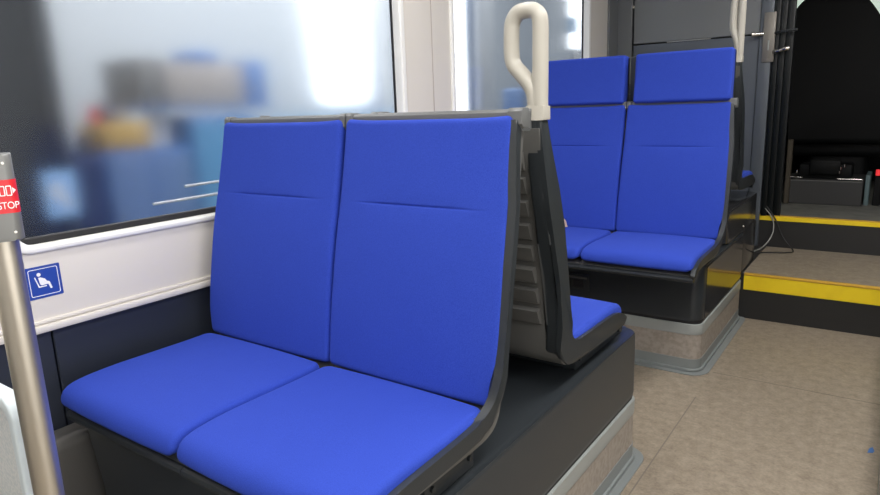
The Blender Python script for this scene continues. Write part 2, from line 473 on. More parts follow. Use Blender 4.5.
# partition behind the far seats
b = bmesh.new()
box(b, -1.56, -1.417, 4.10, 4.13, 0.0, 2.2, 0.002, 1)
box(b, -1.405, -0.692, 4.10, 4.13, 1.436, 2.2, 0.002, 1)
struct('wall_far', b, M['cabinet'])
b = bmesh.new(); box(b, WX - 0.02, WX + 0.012, 3.955, 4.098, 0.66, 2.2, 0.002, 1); struct('trim_6', b, M['cabinet'])
b = bmesh.new(); box(b, -1.405, -0.692, 4.10, 4.13, 0.0, 1.428, 0.002, 1); struct('wall_far_lower', b, M['cabinet_low'])
b = bmesh.new(); box(b, -1.57, -0.69, 4.131, 4.16, 0.0, 2.2)
struct('wall_far_backing', b, M['black'])
b = bmesh.new(); box(b, -1.20, -0.95, 4.094, 4.10, 1.429, 1.434, 0.001, 1); struct('trim_4', b, mat('light_joint_strip', (0.45, 0.45, 0.45), 0.3, 0.6))
b = bmesh.new(); box(b, -0.690, -0.625, 4.085, 4.14, 0.23, 2.2, 0.006, 2); struct('trim_5', b, M['cabinet_low'])
b = bmesh.new()
t = thing('cab_door', 'black glossy edge of the open cab door beside the steel lock plate', 'door', (-0.60, 4.09, 0.414))
for x0, x1, yy in ((-0.02, 0.008, 0.0), (0.0082, 0.040, 0.01), (0.0402, 0.078, 0.02)):
    b = bmesh.new(); box(b, x0, x1, yy, 0.045, 0.0, 1.78, 0.003, 2); link('door_profile', b, M['darkglass'], t)
# enclosure of the car
b = bmesh.new(); box(b, -1.62, 1.50, -1.66, -1.60, -0.06, 2.26); struct('wall_near', b, M['rwall'])
b = bmesh.new(); box(b, 1.45, 1.50, -1.6, 4.1, -0.06, 2.2); struct('wall_right', b, M['rwall'])
b = bmesh.new(); box(b, 1.45, 1.50, 4.1, 6.6, -0.06, 2.2); box(b, -1.62, -1.56, 4.1, 6.6, -0.06, 2.2); struct('wall_cab', b, M['black'])  # cab walls and ceiling coloured black to stand for unlit darkness
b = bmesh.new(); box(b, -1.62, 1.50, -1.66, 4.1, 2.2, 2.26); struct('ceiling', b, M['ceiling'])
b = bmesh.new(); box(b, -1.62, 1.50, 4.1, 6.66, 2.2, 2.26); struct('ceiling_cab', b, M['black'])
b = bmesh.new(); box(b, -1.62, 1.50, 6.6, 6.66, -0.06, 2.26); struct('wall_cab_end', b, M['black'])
b = bmesh.new(); box(b, -0.95, 0.6, 6.585, 6.60, 1.66, 2.10); struct('window_3', b, M['cabglow'])
for nm, x0, x1, y0, y1, lb in (('ceiling_lamp', -0.05, 0.25, -1.2, 2.4, 'long lamp over the aisle'), ('ceiling_lamp', -1.13, -0.97, -1.0, 2.0, 'long lamp over the window seats')):
    b = bmesh.new(); box(b, x0, x1, y0, y1, 2.165, 2.2, 0.008, 2)
    tag(link(nm, b, M['lamp']), 'ceiling ' + lb, 'lamp')

# ============================================================ SEATS
BACK = [(0.956, 0.536), (0.964, 0.60), (0.976, 0.68), (0.999, 0.80), (1.028, 0.92), (1.047, 1.01), (1.060, 1.078)]
SEATP = [(0.566, 0.486), (0.563, 0.504), (0.573, 0.527), (0.602, 0.541), (0.68, 0.547), (0.80, 0.546), (0.88, 0.545), (0.955, 0.546)]
FRAME = catmull([(0.572, 0.476, 0), (0.588, 0.497, 0), (0.63, 0.508, 0), (0.70, 0.513, 0), (0.80, 0.515, 0), (0.88, 0.517, 0), (0.928, 0.526, 0), (0.958, 0.550, 0), (0.974, 0.59, 0), (0.986, 0.64, 0), (1.018, 0.80, 0), (1.045, 0.92, 0), (1.065, 1.01, 0), (1.079, 1.072, 0)], 5)
SHELL = catmull([(0.590, 0.468, 0), (0.66, 0.486, 0), (0.80, 0.487, 0), (0.93, 0.486, 0), (0.980, 0.503, 0), (1.000, 0.555, 0), (1.016, 0.65, 0), (1.048, 0.80, 0), (1.075, 0.92, 0), (1.098, 1.05, 0)], 5)
def bow(z):
    q = max(0.0, min(1.0, (z - 0.53) / 0.55))
    return 0.012 * min(1, q / 0.12) * max(0, min(1, (1.0 - q) / 0.42)) ** 0.8 - 0.006 * max(0.0, min(1.0, (z - 0.92) / 0.1))
SIDE_UP = [(0.575, 0.502), (0.63, 0.520), (0.70, 0.526), (0.88, 0.530), (0.925, 0.540), (0.952, 0.562), (0.966, 0.60), (0.977, 0.64), (1.007, 0.80), (1.035, 0.92), (1.054, 1.01), (1.067, 1.072)]
SIDE_A = [(0.560, 0.482), (0.570, 0.470), (0.60, 0.487), (0.70, 0.495), (0.89, 0.498), (0.945, 0.510), (0.978, 0.54), (0.988, 0.59), (0.996, 0.64), (1.025, 0.80), (1.051, 0.92), (1.071, 1.01), (1.087, 1.072)]
SIDE_B = [(0.556, 0.490), (0.566, 0.472), (0.60, 0.470), (0.706, 0.470), (0.93, 0.480), (0.975, 0.496), (1.006, 0.53), (1.022, 0.60), (1.038, 0.712), (1.064, 0.80), (1.091, 0.91), (1.098, 1.066)]
def side_outline(low):
    a = [(p.x, p.y) for p in catmull([(q[0], q[1], 0) for q in low], 4)]
    b = [(p.x, p.y) for p in catmull([(q[0], q[1], 0) for q in SIDE_UP], 4)]
    return a + b[::-1]
HW = 0.2160

def build_seat_meshes():
    me = {}
    b = bmesh.new(); pad(b, SEATP, 0.2130, 0.045, 0.014, 0.026, -1, crown=0.004); me['seat_cushion'] = (b, M['fabric'])
    b = bmesh.new(); pad(b, BACK, HW, 0.030, 0.011, 0.014, -1, creases=((0.375, -0.12, 0.12),), ear=0.007, crown=0.006, x_taper=-0.022, bulge=-0.012); me['back_cushion'] = (b, M['fabric'])
    b = bmesh.new(); pad(b, BACK, HW, 0.030, 0.011, 0.014, -1, creases=((0.375, -0.12, 0.12),), ear=0.007, crown=0.006, x_taper=-0.022, bulge=0.012); me['wide'] = (b, M['fabric'])
    return me
_m = build_seat_meshes()
cushion_o = link('seat_cushion', *_m['seat_cushion'], sharp=80)
back_o = link('back_cushion', *_m['back_cushion'], sharp=80)
wide_o = link('back_cushion', *_m['wide'], sharp=80)
ME_SEAT, ME_BACK, ME_WIDE = cushion_o.data, back_o.data, wide_o.data
bpy.data.objects.remove(wide_o)
bpy.data.objects.remove(cushion_o); bpy.data.objects.remove(back_o)

def shell_bm(x0, x1, rib0=None):
    b = bmesh.new(); strip(b, SHELL, 0.006, x0, x1)
    open_side = rib0 is not None
    rx0 = rib0 - 0.03 if open_side else x0
    # horizontal ribs on the rear of the backrest
    for k in range(8):
        z = 0.62 + 0.052 * k
        i = min(range(len(SHELL)), key=lambda q: abs(SHELL[q][1] - z) + (0 if SHELL[q][0] > 0.97 else 9))
        y = SHELL[i][0]
        prism(b, [(y, z - 0.024), (y + 0.010, z - 0.020), (y + 0.024, z + 0.012), (y + 0.014, z + 0.016), (y, z + 0.018)], 'x', rx0 + 0.03, x1 - 0.03)
    # rear edge flange
    return b

def mesh_child(name, me, parent):
    o = bpy.data.objects.new(name, me); C.objects.link(o); o.parent = parent; return o

def make_seat(label, group, x, O=0.0, rz=0.0, dz=0.0, aisle=0, outer=-1, tall=1.0, headrest=False, bracket=None, column=False, rail_m='rail'):
    """local frame: the seat faces -y. aisle=+1/-1: the local side with the exposed side frame."""
    t = thing('tram_seat', label, 'seat', (x, O, dz), rz, group)
    mesh_child('seat_cushion', ME_SEAT, t)
    mesh_child('back_cushion', ME_BACK if (aisle or outer) > 0 else ME_WIDE, t)
    b = shell_bm(-0.2155, 0.2155, -0.176 if column else None); link('seat_shell', b, M['shell'], t)
    # front lip of the shell
    b = bmesh.new(); tube(b, [(-0.216, 0.588, 0.460), (0.216, 0.588, 0.460)], 0.011, 10); link('front_lip', b, M['frame'], t)
    # exposed side frame on the aisle side
    if aisle:
        b = bmesh.new()
        fx = 0.2215 if column else 0.2260
        prism(b, side_outline(SIDE_B if column else SIDE_A), 'x', *((0.2085, fx) if aisle > 0 else (-fx, -0.2085)), 0.0035, 2)
        for v in b.verts: v.co.x += aisle * bow(v.co.z)
        link('side_frame', b, M['frame'], t, sharp=50)
    # top rail with end cap
    b = bmesh.new()
    prism(b, [(1.076, 1.058), (1.076, 1.085), (1.080, 1.090), (1.098, 1.090), (1.104, 1.084), (1.104, 1.045), (1.085, 1.045)], 'x', -0.196, 0.196, 0.001, 1)
    link('top_rail', b, M[rail_m], t)
    for s in (-1, 1):
        if column and s == aisle: continue
        b = bmesh.new()
        e = 0.0290 if s == aisle else 0.0155
        x0, x1 = (0.1965, 0.2 + e) if s > 0 else (-0.2 - e, -0.1965)
        prism(b, [(1.071, 1.064), (1.072, 1.087), (1.078, 1.0935), (1.098, 1.0935), (1.107, 1.084), (1.107, 1.055), (1.080, 1.055)], 'x', x0, x1, 0.003, 2)
        link('rail_end_cap', b, M['rail'], t)
    if headrest:
        h = bmesh.new()
        prof = [(1.050, 1.088), (1.060, 1.15), (1.068, 1.22), (1.074, 1.291)]
        pad(h, prof, 0.1955, 0.055, 0.012, 0.012, -1, crown=0.003)
        for v in h.verts: v.co.x += 0.0105
        ho = link('headrest', h, M['fabric'], t, sharp=80)
        b = bmesh.new(); box(b, -0.2155, 0.206, 1.106, 1.136, 1.06, 1.283, 0.006, 2); link('headrest_panel', b, M['frame'], t)
    if bracket:
        y0, y1 = bracket
        b = bmesh.new(); box(b, -0.19, 0.185 if aisle < 0 else 0.19, y0, y1, 0.4205, 0.466, 0.004, 2)
        if aisle:
            for yy in (y0 + 0.02, y1 - 0.02): cyl(b, (aisle * 0.188, yy, 0.447), (aisle * 0.196, yy, 0.447), 0.006, 12)
        br = link('base_bracket', b, M['frame'], t)
        b = bmesh.new(); box(b, -0.15, 0.15, y0 + 0.01, y1 - 0.01, 0.462, 0.483, 0.002, 1); link('bracket_spacer', b, M['black'], br)
    if column:
        s = aisle
        def xs(a, c): return (a, c) if s > 0 else (-c, -a)
        # dark column at the shoulder that carries the grab handle
        b = bmesh.new()
        pts = [(1.068, 1.066), (1.038, 0.93), (0.989, 0.70), (0.972, 0.62), (0.957, 0.565), (0.93, 0.50), (0.975, 0.498), (1.004, 0.53), (1.020, 0.60), (1.036, 0.712), (1.066, 0.80), (1.092, 0.91), (1.098, 1.066)]
        prism(b, pts, 'x', *xs(0.1805, 0.2130), 0.006, 3)
        for v in b.verts: v.co.x += s * bow(v.co.z)
        link('handle_column', b, M['frame'], t)
        b = bmesh.new()
        prism(b, [(1.062, 1.066), (1.063, 1.094), (1.097, 1.096), (1.100, 1.066)], 'x', *xs(0.1815, 0.2225), 0.003, 2)
        hn = link('grab_handle', b, M['handle'], t)
        # loop
        pth = [(0.229, 1.088), (0.2295, 1.125), (0.2300, 1.20), (0.2300, 1.245), (0.2265, 1.264), (0.214, 1.2735), (0.196, 1.2745), (0.182, 1.270), (0.172, 1.255), (0.1695, 1.235), (0.1695, 1.195), (0.175, 1.174), (0.190, 1.157), (0.207, 1.137), (0.216, 1.118), (0.220, 1.085)]
        def fx_(p): return 0.1255 + (p - 0.1545) * 1.089
        P3 = [(s * (0.2075 - (0.2075 - fx_(p[0])) * (1.0 if tall == 1 else 0.5)), 1.080, 1.09 + (p[1] - 1.09) * 1.05 * tall) for p in pth]
        c = catmull(P3, 6)
        bb = bmesh.new(); tube(bb, c, 0.0160, 14, up=(0, 1, 0), sx=1.1)
        link('handle_loop', bb, M['handle'], hn, sharp=60)
        b = bmesh.new(); tube(b, catmull([(s * 0.2022, 1.080, 1.090), (s * 0.2022, 1.080, 1.11), (s * 0.203, 1.080, 1.13), (s * 0.2065, 1.080, 1.165)], 5), [0.0200, 0.0200, 0.0200, 0.020, 0.020, 0.020, 0.0200, 0.0198, 0.0196, 0.0192, 0.0188, 0.0182, 0.0176, 0.017, 0.0164, 0.016], 14, up=(0, 1, 0), sx=0.85)
        link('handle_base', b, M['handle'], hn, sharp=60)
    return t

XA, XW = -0.8005, -1.2345
g = 'seat pair nearest the camera'
make_seat('blue seat on the aisle side of the nearest pair', g, XA, aisle=1, bracket=(0.78, 0.94))
make_seat('blue seat on the window side of the nearest pair', g, XW, bracket=(0.78, 0.94))
g = 'seats facing away behind the nearest pair'
OB = 2.302
make_seat('seat facing away with the ivory grab handle nearest the camera, its blue cushion half hidden', g, XA - 0.016, OB, PI, aisle=-1, bracket=(0.505, 0.845), column=True)
make_seat('window side seat facing away, hidden behind the nearest window seat', g, XW - 0.016, OB, PI, outer=1, bracket=(0.505, 0.845))
g = 'far seats with headrests'
make_seat('far blue seat with headrest on the aisle side', g, -0.770, 1.74, aisle=1, headrest=True)
make_seat('far blue seat with headrest on the window side, left of the other', g, -1.2035, 1.74, headrest=True)
g = 'raised seats facing away behind the headrest seats'
make_seat('raised seat behind the far headrest seats, only its cushion edge and ivory handle showing', g, -0.820, 4.26, PI, 0.18, aisle=-1, tall=1.3, column=True)
make_seat('raised window side seat facing away, hidden behind the far headrest seats', g, -1.254, 4.26, PI, 0.18, outer=1)

# small beige tag tucked in at the far window seat
b = bmesh.new(); prism(b, [(0, 0), (0.022, 0.004), (0.014, 0.03), (0.002, 0.044), (-0.004, 0.03)], 'y', -0.004, 0.004, 0.001, 1)
o = link('fabric_tag', b, M['tag'], loc=(-1.212, 2.655, 0.545)); tag(o, 'small beige tag on the far window side seat where cushion meets backrest', 'tag')
# thread on the near window seat
b = bmesh.new(); tube(b, catmull([(-1.352, 1.0155, 0.789), (-1.346, 1.016, 0.795), (-1.338, 1.017, 0.800)], 5), 0.0006, 6)
o = link('loose_thread', b, M['white']); tag(o, 'tiny white thread on the backrest of the nearest window side seat', 'thread')

# ============================================================ PLINTHS
def plinth(label, x0, x1, y0, y1, ztop, zled, zfl, gloss=False, front=True, kick=True):
    t = thing('seat_plinth', label, 'plinth', ((x0 + x1) / 2, (y0 + y1) / 2, zfl), 0, 'seat plinths')
    cx, cy = (x0 + x1) / 2, (y0 + y1) / 2
    def R(g, r): return rrect(x0 - cx, x1 - cx + g, y0 - cy - g, y1 - cy + g, r, 8)
    lay = [('cover', 'plinth_gloss' if gloss else 'plinth', zled + 0.012, ztop, 0.0, 0.045, 0.012)]
    if kick:
        lay += [('shadow_joint', 'rubber', zled, zled + 0.014, -0.004, 0.041, 0),
            ('upper_band', 'band_light', zled - 0.045, zled, 0.004, 0.05, 0.003),
            ('kick_panel', 'kick', zfl + 0.055, zled - 0.044, 0.001, 0.046, 0),
            ('foot_band', 'band', zfl + 0.003, zfl + 0.056, 0.003, 0.05, 0)]
    for nm, mm, za, zb, g, r, bv in lay:
        b = bmesh.new(); prism(b, R(g, r), 'z', za - zfl, zb - zfl, bv, 3)
        link(nm, b, M[mm], t, sharp=40)
    if kick:
        b = bmesh.new(); prism(b, R(0.035, 0.075), 'z', 0.0002, 0.0035, 0.001, 1)
        link('floor_flange', b, M['band'], t)
        b = bmesh.new(); prism(b, R(0.010, 0.055), 'z', 0.0032, 0.016, 0.004, 2)
        link('cove_bead', b, M['band'], t)
    return t

p1 = plinth('long dark plinth under the nearest seats, with beige kick panel', -1.425, -0.590, 0.640, 1.850, 0.42, 0.205, 0)
b = bmesh.new()
prism(b, [(-1.434, 0.446), (-1.425, 0.41), (-1.400, 0.36), (-1.388, 0.30), (-1.383, 0.20), (-1.383, 0.01), (-0.60, 0.01), (-0.60, 0.446)], 'y', 0.606, 0.638, 0.006, 3)
fp = link('front_panel', b, M['plinth']); fp.parent = p1; fp.matrix_parent_inverse = Matrix.Translation(p1.location).inverted()
p2 = plinth('dark glossy plinth under the far headrest seats, with socket and beige kick panel', -1.50, -0.580, 2.580, 3.400, 0.445, 0.205, 0)
# glossy aisle-side cover sheet of the far plinths
b = bmesh.new(); box(b, -0.581, -0.5775, 2.64, 3.36, 0.222, 0.436, 0.001, 1)
q = link('glossy_side_cover', b, M['plinth_gloss'], p2); q.matrix_parent_inverse = Matrix.Translation(p2.location).inverted()
p3 = plinth('raised black plinth on the step behind the far seats', -1.50, -0.585, 3.0, 3.74, 0.60, 0.436, 0.2312, True, kick=False)
for ch in p3.children:
    pass
b = bmesh.new(); prism(b, rrect(-0.4575, 0.4575, 0.035, 0.37, 0.01, 4), 'z', 0.0, 0.217)
link('lower_cover', b, M['plinth_gloss'], p3)
b = bmesh.new(); cyl(b, (0.4575, 0.02, 0.24), (0.4605, 0.02, 0.24), 0.006, 12); link('screw_cap', b, M['chrome'], p3)
p4 = plinth('dark plinth across the aisle at the right edge', 0.045, 1.36, 1.75, 3.15, 0.42, 0.205, 0)
# power socket on the far plinth
t = thing('power_socket', 'small dark socket panel on the front of the far plinth', 'socket', (-1.10, 2.5796, 0.325))
b = bmesh.new(); box(b, -0.052, 0.052, -0.006, 0, -0.036, 0.036, 0.004, 2); link('face_plate', b, M['frame'], t)
b = bmesh.new(); box(b, -0.042, 0.042, -0.010, -0.005, 0.014, 0.024, 0.002, 1); link('flap_hinge', b, M['shell'], t)
b = bmesh.new(); box(b, -0.026, 0.026, -0.0085, -0.005, -0.026, 0.008, 0.003, 1); link('socket_opening', b, M['rubber'], t)

# ============================================================ POLE, STOP BUTTON, SCREEN
PX, PY = -0.840, 0.300
b = bmesh.new(); cyl(b, (0, 0, 0), (0, 0, 0.985), 0.0165, 40); t = link('grab_pole', b, M['steel'], loc=(PX, PY, 0)); tag(t, 'brushed metal grab pole at the left edge', 'pole')
b = bmesh.new(); cyl(b, (0, 0, 0), (0, 0, 0.012), 0.032, 32); link('foot_collar', b, M['steel'], t)
ang = math.atan2(-PY, -PX) + math.radians(90)     # box face normal (local -y) points at the aisle
t = thing('stop_button', 'grey stop button housing with a red STOP sticker on the pole', 'button', (PX, PY, 0.0), ang)
b = bmesh.new()
prism(b, rrect(-0.030, 0.0225, -0.026, 0.022, 0.010, 6), 'z', 0.968, 1.066, 0.003, 2)
link('housing', b, M['grey'], t)
b = bmesh.new(); prism(b, rrect(-0.013, 0.013, -0.016, 0.012, 0.009, 6), 'z', 1.066, 1.085, 0.004, 2); link('cap', b, M['band_light'], t)
b = bmesh.new(); prism(b, rrect(-0.0305, 0.0230, -0.0265, 0.0225, 0.0105, 6), 'z', 1.000, 1.0375); st = link('stop_sticker', b, M['red'], t)
b = bmesh.new(); cyl(b, (0.014, -0.0262, 0.978), (0.014, -0.0268, 0.978), 0.0016, 12); link('screw', b, M['chrome'], t)
b = bmesh.new(); cyl(b, (0.013, -0.0262, 1.056), (0.013, -0.0268, 1.056), 0.0016, 12); link('screw', b, M['chrome'], t)
tb = text_bm('STOP', 0.0112, 0.0002, 0.95)
mt = Matrix.Translation((0.0118, -0.0268, 1.0085)) @ Matrix.Rotation(PI / 2, 4, 'X') @ Matrix.Diagonal((0.80, 1, 1, 1))
bmesh.ops.transform(tb, matrix=mt, verts=tb.verts)
o = link('stop_lettering', tb, M['white'], st)
b = bmesh.new()
for k in range(3):
    cx = 0.0015 + k * 0.0064
    tb = plate(rrect(cx - 0.0028, cx + 0.0028, 1.0195, 1.0310, 0.001, 3), [rrect(cx - 0.0018, cx + 0.0018, 1.0235 - (0.003 if k else 0.0), 1.0298, 0.0006, 3)], 'y', -0.0271, -0.0266)
    merge(b, tb)
prism(b, [(0.0178, 1.0220), (0.0212, 1.0255), (0.0178, 1.029)], 'y', -0.0271, -0.0266)
prism(b, [(-0.0028, 1.0220), (-0.0064, 1.0255), (-0.0028, 1.029)], 'y', -0.0271, -0.0266)
link('door_symbol', b, M['white'], st)

t = thing('wind_screen', 'pale translucent screen panel beside the pole at the lower left corner', 'screen', (-1.19, 0.30, 0.0))
b = plate(rrect(-0.215, 0.308, 0.05, 0.757, 0.03, 6), [rrect(-0.200, 0.292, 0.065, 0.741, 0.02, 6)], 'y', -0.011, 0.011, 0.003); link('screen_edge', b, M['screen_rim'], t)
b = bmesh.new(); box(b, -0.203, 0.294, -0.004, 0.004, 0.062, 0.744); link('screen_pane', b, M['screen'], t)
for zz in (0.50, 0.10):
    b = bmesh.new(); box(b, 0.3085, 0.333, -0.006, 0.006, zz, zz + 0.03, 0.002, 1); link('screen_clamp', b, M['chrome'], t)
for xx in (-0.15, 0.2):
    b = bmesh.new(); box(b, xx, xx + 0.03, -0.01, 0.01, 0.0, 0.052, 0.002, 1); link('screen_foot', b, M['chrome'], t)

# priority seat sticker on the wall
t = thing('priority_seat_sticker', 'square blue sticker with a white seated figure on the wall under the window', 'sticker', (WX + 0.0002, 0.609, 0.7525))
def yz(b, pts, x0, x1): prism(b, pts, 'x', x0, x1)
b = bmesh.new(); yz(b, rrect(-0.036, 0.036, -0.036, 0.036, 0.002, 3), 0, 0.0006); link('sticker_face', b, M['sblue'], t)
b = plate(rrect(-0.0305, 0.0305, -0.0305, 0.0305, 0.004, 4), [rrect(-0.0292, 0.0292, -0.0292, 0.0292, 0.003, 4)], 'x', 0.0006, 0.0009); link('white_border', b, M['white'], t)
b = bmesh.new()
cpts = [(-0.0095 + 0.0042 * math.cos(a * PI / 8), 0.0175 + 0.0042 * math.sin(a * PI / 8)) for a in range(16)]
yz(b, cpts, 0.0006, 0.0010)
yz(b, [(-0.0195, 0.0125), (-0.0175, 0.0133), (-0.0110, -0.0095), (-0.0132, -0.0115)], 0.0006, 0.0010)
yz(b, [(-0.0132, -0.0115), (-0.0110, -0.0088), (0.0035, -0.0088), (0.0035, -0.0112)], 0.0006, 0.0010)
yz(b, [(-0.0115, 0.0110), (-0.0065, 0.0110), (0.0020, 0.0065), (0.0050, 0.0010), (0.0105, -0.0015), (0.0145, -0.0170), (0.0105, -0.0180), (0.0070, -0.0065), (-0.0070, -0.0072), (-0.0095, -0.004)], 0.0006, 0.0010)
link('seated_figure', b, M['white'], t)

# ============================================================ LOCK PLATE AND LEVERS
t = thing('door_lock', 'worn steel lock plate with lever handles on the cab door edge', 'lock', (-0.640, 4.085, 1.41))
b = bmesh.new(); box(b, -0.030, 0.030, -0.012, -0.0005, -0.132, 0.132, 0.003, 2); link('lock_plate', b, M['lockplate'], t)
for zz in (0.10, -0.115):
    b = bmesh.new(); cyl(b, (0, -0.011, zz), (0, -0.014, zz), 0.006, 16); link('plate_screw', b, M['lockplate'], t)
b = bmesh.new(); box(b, -0.005, 0.005, -0.016, -0.012, -0.070, -0.015, 0.002, 1); link('lock_slot', b, M['band_light'], t)
b = bmesh.new(); cyl(b, (-0.075, -0.03, 0.02), (-0.03, -0.01, 0.02), 0.011, 16); cyl(b, (-0.085, -0.034, 0.02), (-0.073, -0.03, 0.02), 0.016, 16); link('inner_knob', b, M['chrome'], t)
b = bmesh.new(); tube(b, catmull([(0.03, -0.012, 0.02), (0.06, -0.03, 0.022), (0.10, -0.035, 0.026), (0.14, -0.03, 0.028)], 5), 0.007, 10); link('lever_handle', b, M['frame'], t)
b = bmesh.new(); tube(b, catmull([(0.03, -0.012, -0.08), (0.05, -0.035, -0.078), (0.085, -0.038, -0.068), (0.105, -0.034, -0.066)], 5), [0.011] * 5 + [0.010] * 5 + [0.013] * 6, 12); link('lever_handle', b, M['chrome'], t)
# screw near the top of the vertical joint
b = bmesh.new(); cyl(b, (-1.409, 4.105, 1.655), (-1.409, 4.095, 1.655), 0.008, 14); tag(link('panel_screw', b, M['chrome']), 'tiny bright screw in the vertical joint of the grey partition', 'screw')

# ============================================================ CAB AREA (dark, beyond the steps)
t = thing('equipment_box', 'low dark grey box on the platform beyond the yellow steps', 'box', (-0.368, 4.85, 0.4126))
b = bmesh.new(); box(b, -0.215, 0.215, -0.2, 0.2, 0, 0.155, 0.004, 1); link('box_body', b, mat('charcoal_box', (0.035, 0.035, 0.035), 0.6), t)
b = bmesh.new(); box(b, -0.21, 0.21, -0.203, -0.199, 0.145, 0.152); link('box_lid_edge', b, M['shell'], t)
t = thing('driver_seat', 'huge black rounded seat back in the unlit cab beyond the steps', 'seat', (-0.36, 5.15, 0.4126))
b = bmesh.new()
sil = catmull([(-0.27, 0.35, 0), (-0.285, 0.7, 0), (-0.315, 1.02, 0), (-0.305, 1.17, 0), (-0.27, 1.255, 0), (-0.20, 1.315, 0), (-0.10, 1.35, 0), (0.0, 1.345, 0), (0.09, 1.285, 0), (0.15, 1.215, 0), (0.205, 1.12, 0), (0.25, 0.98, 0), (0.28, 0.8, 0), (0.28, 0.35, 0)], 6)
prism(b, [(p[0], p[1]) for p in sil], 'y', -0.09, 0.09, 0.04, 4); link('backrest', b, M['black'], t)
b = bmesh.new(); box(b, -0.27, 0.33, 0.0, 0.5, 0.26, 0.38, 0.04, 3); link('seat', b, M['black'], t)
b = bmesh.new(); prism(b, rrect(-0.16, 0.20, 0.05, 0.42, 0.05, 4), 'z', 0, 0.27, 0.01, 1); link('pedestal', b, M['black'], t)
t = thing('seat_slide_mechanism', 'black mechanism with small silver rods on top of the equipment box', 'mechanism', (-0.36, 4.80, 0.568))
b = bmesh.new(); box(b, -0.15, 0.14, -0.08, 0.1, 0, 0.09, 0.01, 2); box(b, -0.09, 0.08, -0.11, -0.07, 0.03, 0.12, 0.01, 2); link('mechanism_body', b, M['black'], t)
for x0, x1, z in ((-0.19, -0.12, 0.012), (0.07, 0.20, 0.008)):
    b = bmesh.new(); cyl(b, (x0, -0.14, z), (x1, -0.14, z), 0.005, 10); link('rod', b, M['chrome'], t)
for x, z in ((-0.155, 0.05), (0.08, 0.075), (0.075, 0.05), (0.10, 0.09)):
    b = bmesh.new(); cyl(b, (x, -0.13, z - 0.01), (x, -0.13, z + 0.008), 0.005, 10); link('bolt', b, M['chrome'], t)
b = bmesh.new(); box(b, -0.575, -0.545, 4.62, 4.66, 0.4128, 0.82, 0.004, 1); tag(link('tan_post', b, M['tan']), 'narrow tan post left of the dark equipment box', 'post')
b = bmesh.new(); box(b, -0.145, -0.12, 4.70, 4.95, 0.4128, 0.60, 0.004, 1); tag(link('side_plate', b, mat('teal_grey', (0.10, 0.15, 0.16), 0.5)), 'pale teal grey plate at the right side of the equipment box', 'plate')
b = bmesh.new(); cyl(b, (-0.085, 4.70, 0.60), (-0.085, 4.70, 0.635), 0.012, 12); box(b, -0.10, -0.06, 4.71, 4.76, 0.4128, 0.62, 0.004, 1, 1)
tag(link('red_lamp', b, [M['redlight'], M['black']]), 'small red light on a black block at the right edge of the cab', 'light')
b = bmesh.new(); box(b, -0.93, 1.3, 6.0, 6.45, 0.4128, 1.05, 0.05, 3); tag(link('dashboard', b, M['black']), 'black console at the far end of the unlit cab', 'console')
# cables by the upper step
b = bmesh.new(); tube(b, catmull([(-0.60, 4.093, 0.46), (-0.555, 4.085, 0.40), (-0.545, 4.07, 0.33), (-0.565, 4.03, 0.27), (-0.60, 3.95, 0.238), (-0.64, 3.86, 0.237)], 8), 0.0035, 8)
tag(link('pale_cable', b, M['cablegr']), 'thin pale cable hanging down beside the upper yellow edge', 'cable', 'loose cables at the upper step')
b = bmesh.new(); tube(b, catmull([(-0.59, 4.09, 0.47), (-0.54, 4.08, 0.40), (-0.49, 4.06, 0.30), (-0.43, 4.02, 0.237), (-0.45, 3.96, 0.236), (-0.52, 3.93, 0.236), (-0.60, 3.88, 0.236)], 8), 0.004, 8)
tag(link('black_cable', b, M['cablebk']), 'thin black cable looping onto the lower step', 'cable', 'loose cables at the upper step')
# small blue mark on the floor at the right edge
b = bmesh.new(); prism(b, [(0, 0), (0.014, 0.005), (0.018, 0.02), (0.012, 0.045), (0.004, 0.03)], 'z', 0.0003, 0.0012)
tag(link('blue_scrap', b, M['bench'], loc=(0.012, 2.23, 0)), 'small blue scrap on the floor at the right edge', 'scrap')

# ============================================================ HALL OUTSIDE THE WINDOWS
b = bmesh.new(); box(b, -7.0, -1.75, -2.5, 11.5, -0.40, -0.35); struct('hall_floor', b, M['hallfloor'])
b = bmesh.new(); box(b, -5.9, -5.8, -2.5, 11.5, -0.35, 4.6); struct('hall_wall', b, M['hallwall'])
b = bmesh.new(); box(b, -5.9, -1.7, 11.4, 11.5, -0.35, 4.6); struct('hall_end_wall', b, M['hallwall'])
FZ = -0.349
def hallbox(name, label, cat, x0, x1, y0, y1, z0, z1, m, r=0.01, group=None):
    b = bmesh.new(); box(b, x0, x1, y0, y1, z0, z1, r, 2); o = link(name, b, M[m]); return tag(o, label, cat, group)
b = bmesh.new(); box(b, -5.79, -5.75, 5.70, 6.50, 1.20, 3.3, 0.01); struct('hall_window', b, M['glow'])
def cabinet(label, x0, x1, y0, y1, z1, m, n, dm):
    t = thing('hall_cabinet', label, 'cabinet', ((x0 + x1) / 2, (y0 + y1) / 2, FZ))
    dx, dy = (x1 - x0) / 2, (y1 - y0) / 2
    b = bmesh.new(); box(b, -dx, dx, -dy, dy, 0, z1 - FZ, 0.01, 2); link('cabinet_body', b, M[m], t)
    for k in range(n):
        w_ = 2 * dy / n
        b = bmesh.new(); box(b, dx, dx + 0.015, -dy + k * w_ + 0.015, -dy + (k + 1) * w_ - 0.015, 0.06, z1 - FZ - 0.05, 0.004, 1)
        d = link('cabinet_door', b, M[dm], t)
        b = bmesh.new(); box(b, dx + 0.015, dx + 0.035, -dy + k * w_ + 0.05, -dy + k * w_ + 0.07, 0.6, 0.75, 0.003, 1); link('door_handle', b, M['chrome'], d)
    return t
cabinet('dark blue cabinet at the left, half behind the dark pillar, seen through the hazy window', -4.9, -4.5, 1.62, 2.30, 0.86, 'hnavy', 1, 'hnavy')
